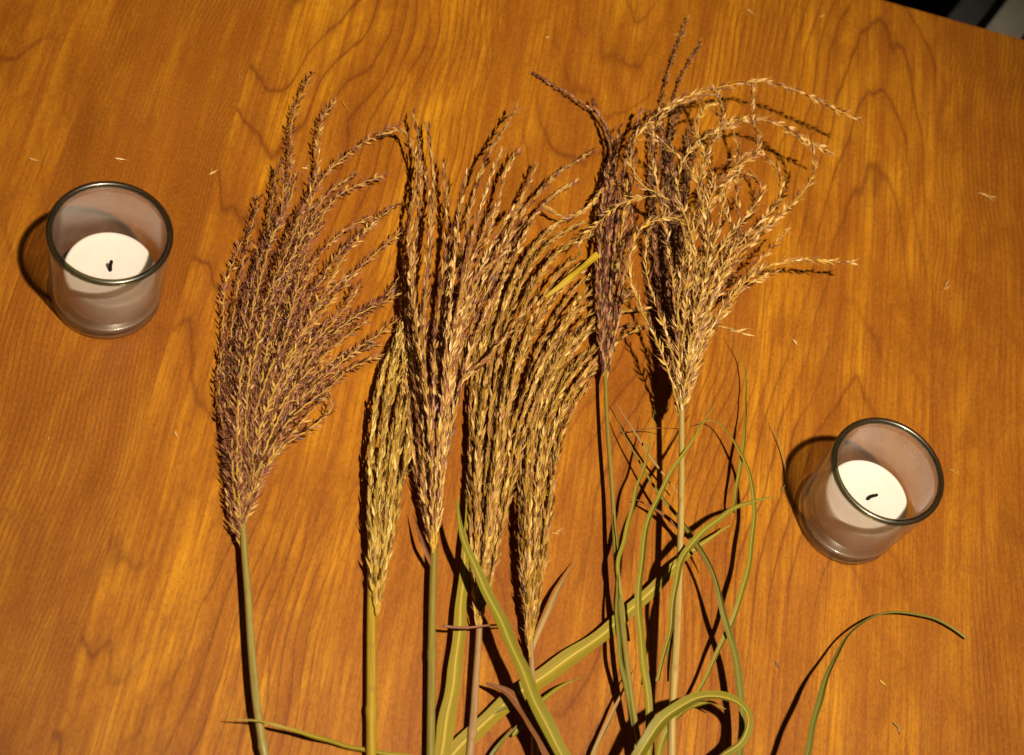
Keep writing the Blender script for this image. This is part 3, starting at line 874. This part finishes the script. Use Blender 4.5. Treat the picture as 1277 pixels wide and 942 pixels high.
# ------------------------------------------------------------------ leaves
LG = leaf_material('green_blade', (0.31, 0.255, 0.022), (0.25, 0.24, 0.026), (0.54, 0.44, 0.08), dryness=0.55)
LY = leaf_material('yellow_green_blade', (0.38, 0.275, 0.020), (0.32, 0.265, 0.024), (0.64, 0.50, 0.10), dryness=0.45)
LB = leaf_material('bluish_green_blade', (0.21, 0.205, 0.036), (0.24, 0.215, 0.03), (0.36, 0.32, 0.07), dryness=0.6)
LD = leaf_material('dry_brown_blade', (0.30, 0.12, 0.045), (0.22, 0.08, 0.03), (0.36, 0.17, 0.07), dryness=0.4)
LT = leaf_material('tan_blade', (0.46, 0.31, 0.10), (0.40, 0.24, 0.10), (0.52, 0.38, 0.14), dryness=0.3)
LYB = leaf_material('bright_yellow_blade', (0.58, 0.38, 0.02), (0.60, 0.40, 0.02), (0.70, 0.50, 0.05), dryness=0.2)


def leaf(label, px, z, w, mat, **kw):
    o = blade(px, z, w, mat, **kw)
    return tag(o, label, 'grass leaf', 'loose grass leaves')


NAR = [0.7, 1.0, 1.0, 0.85, 0.5, 0.08]
leaf('green leaf crossing over the dense golden plume stem, pointed tip up', [(740, 1010), (703, 945), (675, 890), (648, 830), (617, 760), (590, 700), (573, 655), (569, 622)], (2.2, 2.6, 2.4, 2.6), 19, LG, prof=[1, 1, 1, .9, .8, .6, .1])
leaf('broad yellow-green straight leaf lying diagonally behind the pale stem', [(520, 1000), (575, 930), (640, 872), (700, 828), (760, 783), (815, 735), (860, 690), (910, 655)], (0.5, 0.7, 0.9, 1.2), 23, LY, prof=[.8, 1, 1, 1, .9, .75, .45, .08], fold=0.12)
leaf('wide yellow blade standing beside the tan stem, centre bottom', [(538, 1010), (550, 950), (562, 870), (572, 790), (579, 720), (582, 650), (585, 600)], (0.5, 0.8, 0.9), 21, LY, prof=[1, 1, .95, .7, .5, .2], fold=0.15)
leaf('thin curved leaf bending right across the pale stem to a fine tip', [(820, 850), (834, 790), (842, 735), (855, 690), (885, 655), (920, 632), (967, 620)], (1.8, 3.2, 3.4, 2.2), 11, LG, prof=[.6, .8, 1, 1, .7, .1], twist=(0.5, 0.1, -0.2))
leaf('long green leaf arching left of the pale stem, tip over it', [(812, 1000), (807, 877), (801, 824), (797, 763), (801, 702), (809, 649), (830, 600), (856, 560), (893, 505)], (1.4, 2.4, 3.0, 3.3), 12, LG, prof=[1, 1, 1, .9, .7, .5, .08], twist=(0.3, 0.3, -0.2))
leaf('slim green leaf between the plum plume stem and the long arch', [(783, 800), (774, 740), (771, 702), (779, 670), (793, 613), (806, 575), (816, 510)], (1.2, 1.8, 2.2, 2.0), 7, LG, prof=NAR)
leaf('dark green leaf along the thin green stem of the plum plume', [(800, 1000), (790, 900), (781, 855), (773, 812), (769, 755), (771, 690), (768, 640)], (1.0, 1.8, 1.6), 8, LB, prof=[1, 1, 1, .8, .5, .1], twist=(0.6, 0.3))
leaf('bluish green leaf snaking right of the pale stem down to the bottom', [(918, 1010), (922, 935), (924, 880), (918, 825), (905, 770), (885, 705), (852, 655), (822, 615), (797, 575), (764, 512)], (0.8, 1.6, 2.0, 2.4, 1.4, 1.0), 11, LB, prof=[1, 1, 1, .9, .7, .5, .3, .1], twist=(0.2, 0.7, 0.1))
leaf('green leaf curving like a bow, outermost right of the leaf tangle', [(860, 885), (880, 845), (905, 790), (925, 740), (938, 680), (938, 610), (921, 560), (905, 535), (888, 524), (870, 528)], (1.0, 1.6, 2.2, 2.0, 1.6, 1.0), 9, LG, prof=[.6, .9, 1, 1, .8, .5, .1], twist=(0.1, 0.8, 0.4))
leaf('thin upright leaf tip above the bow shaped leaf', [(915, 640), (919, 610), (926, 560), (931, 500), (927, 455), (908, 419)], (1.2, 1.4, 0.9, 0.6), 7, LG, prof=[1, .9, .7, .4, .08], twist=(0.9, 0.6))
leaf('curled over green leaf at the bottom, bent into a hook', [(770, 1000), (800, 935), (826, 900), (860, 876), (895, 868), (922, 878), (934, 897), (925, 922), (900, 942), (880, 965)], (2.0, 3.2, 3.8, 3.6, 2.4, 1.4), 17, LG, prof=[.9, 1, 1, .9, .9, .9, .5], twist=(0.5, 0.3, 0.5, 1.1))
leaf('second hooked leaf tucked under the curled one at the bottom', [(815, 1000), (824, 930), (850, 890), (884, 876), (905, 885)], (1.2, 2.2, 2.6, 2.2), 13, LG, prof=[1, 1, .8, .6, .1], twist=(0.4, 0.3))
leaf('short green blade beside the lower pale stem', [(833, 850), (834, 815), (838, 775), (843, 735), (851, 695)], (2.0, 2.6, 2.2), 8, LB, prof=[.4, 1, 1, .7, .1])
leaf('thin tan leaf pointing down left below the plum plume stem', [(722, 985), (742, 935), (760, 898), (778, 858), (790, 835)], (0.4, 0.8, 1.0), 8, LT, prof=[1, 1, .8, .5, .1])
leaf('dry brown leaf sliver behind the pale stem', [(793, 623), (825, 641), (850, 662), (868, 682), (884, 712)], (0.8, 1.2, 1.2), 7, LD, prof=[.2, .9, 1, .7, .2])
leaf('dry brown leaf lying along the big crossing green leaf', [(728, 1010), (696, 952), (672, 910), (650, 880), (630, 862), (606, 852)], (1.6, 2.0, 1.2), 28, LD, prof=[1, 1, 1, .8, .5, .1], fold=0.2)
leaf('dark green leaf beneath the dry brown one', [(710, 1000), (690, 945), (668, 900), (645, 880), (615, 890), (598, 905)], (0.6, 1.0, 0.9, 0.5), 13, LB, prof=[1, 1, .8, .5, .1])
leaf('little leaf pointing up beside the pinkish stem', [(662, 815), (672, 785), (688, 752), (702, 725), (718, 700)], (0.7, 1.1, 1.2, 0.6), 9, LT, prof=[.7, 1, .9, .5, .06])
leaf('small thin leaf curving right from the big crossing leaf', [(640, 918), (660, 892), (683, 868), (703, 854), (726, 845)], (0.5, 1.0, 0.8), 8, LG, prof=[.7, 1, .9, .5, .06])
leaf('small bluish sliver of leaf at the bottom centre', [(600, 965), (615, 940), (630, 920), (650, 900)], (0.4, 0.8, 0.7), 7, LB, prof=[.8, 1, .7, .1])
leaf('thin straw coloured leaf along the bottom, crossing the leftmost stem', [(560, 955), (490, 941), (430, 930), (380, 915), (345, 904), (320, 899), (285, 897)], (0.5, 0.6, 0.4, 1.6, 1.4), 9, LY, prof=[1, 1, .9, .8, .5, .1], fold=0.1)
leaf('single arched leaf alone under the right candle', [(985, 1020), (1003, 950), (1018, 890), (1040, 825), (1062, 788), (1090, 769), (1125, 765), (1160, 771), (1185, 783), (1205, 796)], (4.5, 4.0, 2.8, 1.2, 0.5, 0.25), 10, LB, prof=[1, 1, 1, .9, .75, .6, .4], twist=(0.5, 0.8, 0.3))
leaf('fine dry leaf thread left of the right candle', [(975, 612), (980, 599), (976, 565), (960, 527)], (0.15, 0.3, 0.2), 2.4, LT, prof=[.5, 1, .8, .3])
leaf('bright yellow leaf piece showing beside the plum plume', [(680, 371), (702, 354), (722, 338), (746, 317)], (1.7, 2.1, 2.1), 12, LYB, prof=[.35, .9, 1, .9], fold=0.1)
leaf('small withered sheath beside the green stem, under the tall plume', [(540, 712), (535, 698), (528, 680), (521, 660), (515, 640)], (0.8, 1.3, 0.8), 7, LD, prof=[.6, 1, .8, .4, .1])
leaf('dry straw crossing under the pale stem, pointing up left', [(845, 615), (822, 585), (795, 545), (768, 503)], (1.0, 1.2, 0.9), 4, LT, prof=[.6, 1, .9, .3])


def twig(label, px, z, w, mat):
    px = np.asarray(px, float)
    zz = np.interp(np.linspace(0, 1, len(px)), np.linspace(0, 1, len(z)), z) * 0.01
    P = catmull([at(x, y, q) for (x, y), q in zip(px, zz)], 24)
    V, Q, tr = tube_np(P, np.linspace(1, 0.5, 24) * w * PX / 2, 6)
    o = link('dry_twig', mesh_np('dry_twig', V, Q, tr, [mat], smooth=True))
    return tag(o, label, 'twig')


BRN = plain('dry_brown_twig', (0.24, 0.10, 0.06), 0.6, 0.3, 0.3, 200)
twig('thin dry brown twig lying across the stems in the lower centre', [(552, 781), (580, 783), (610, 780), (642, 779)], (1.8, 1.6), 3.5, BRN)
twig('fine dark thread between the plum plume and the pale stem', [(775, 540), (800, 536), (825, 534), (846, 535)], (0.1, 1.0, 2.4), 1.6, BRN)

# ------------------------------------------------------------------ fallen husks
def husk_bit(label, px, py, ang, length, mat, n=1, hair=3):
    p = at(px, py, 0.0009)
    a = math.radians(ang)
    d0 = RW @ np.array([math.cos(a), -math.sin(a), 0]); d0[2] = 0; d0 /= np.linalg.norm(d0)
    side = np.array([-d0[1], d0[0], 0])
    pos, dirs = [], []
    for k in range(n):
        q = (k - (n - 1) / 2)
        pos.append(p + d0 * q * length * 0.45 - d0 * length / 2 + side * rng.normal() * 0.0002 + np.array([0, 0, 0.0004 * (k % 2)]))
        dirs.append(d0 + side * rng.normal() * (0.05 if n == 1 else 0.35))
    pos, dirs = np.array(pos), unit(np.array(dirs))
    V, Q, T, tv, tm = husks(pos, dirs, np.full(n, length), np.full(n, 0.0011), rng.uniform(0.5, 1, n), hair, length * 0.9, length * 0.5, 0.35)
    V[:, 2] = np.maximum(V[:, 2], 0.0003)
    o = link('fallen_husk', mesh_np('fallen_husk', V, Q, T, [AXIS, mat, HAIR_G], np.ones(len(Q), int), tm, {'tint': tv}))
    o.data.transform(Matrix.Translation(-Vector(p))); o.location = p
    return tag(o, label, 'grass husk', 'husks fallen on the table')


T_ = SP['tan']
for args in [
    ('tiny pale husk above the left candle, the left of two', 42, 199, -12, 0.0062, T_, 1),
    ('tiny pale husk above the left candle, right of its twin', 150, 198, -5, 0.0062, T_, 1),
    ('tiny pale husk right of the left candle rim, toward the leftmost plume', 266, 215, 40, 0.0060, T_, 1),
    ('tiny pale husk above the leftmost plume', 300, 96, -55, 0.0045, T_, 1),
    ('pale husk at the very tip of the leftmost plume', 428, 130, -62, 0.0070, T_, 1),
    ('husk pair lying between two tips of the leftmost plume', 383, 209, 20, 0.0045, T_, 2),
    ('large ragged husk cluster alone on the right of the table', 1231, 245, -10, 0.0055, T_, 4),
    ('forked husk below the ragged cluster, right of the table', 1180, 357, 45, 0.0055, T_, 2),
    ('tiny dark husk right of the leaf tangle', 970, 829, -60, 0.0055, SP['plum'], 1),
    ('tiny husk under the single arched leaf, the lowest one', 1123, 906, 82, 0.0060, SP['mixed'], 2),
    ('faint husk under the single arched leaf, above the lowest', 1101, 852, -50, 0.0050, T_, 1),
    ('short husk stalk lying free under the tan fan, pointing right', 918, 414, -14, 0.0085, T_, 5),
    ('tiny husk at the top right of centre, near the top edge', 1026, 20, 40, 0.0060, T_, 1),
    ('tiny pale speck of husk at the top, left of the tan plume', 683, 47, 10, 0.0030, T_, 1),
    ('faint husk at the top edge above the tan plume', 935, 14, -50, 0.0050, T_, 1),
    ('forked husk on the shadow line above the tan plume', 848, 47, -10, 0.0060, T_, 2),
    ('tiny husk right of the slim golden plume, upper one', 692, 612, 70, 0.0045, T_, 1),
    ('small husk right of the slim golden plume, lower one', 695, 663, 25, 0.0050, T_, 2),
    ('tiny husk on bare wood below the left candle', 219, 542, -70, 0.0045, T_, 1),
    ('tiny husk on bare wood at the left edge', 60, 546, 80, 0.0035, T_, 1),
    ('tiny pinkish husk beside the right candle rim', 1188, 587, -8, 0.0050, SP['mixed'], 1),
    ('tiny husk right of the free lying husk stalk', 992, 427, -60, 0.0050, T_, 1),
]:
    husk_bit(*args)
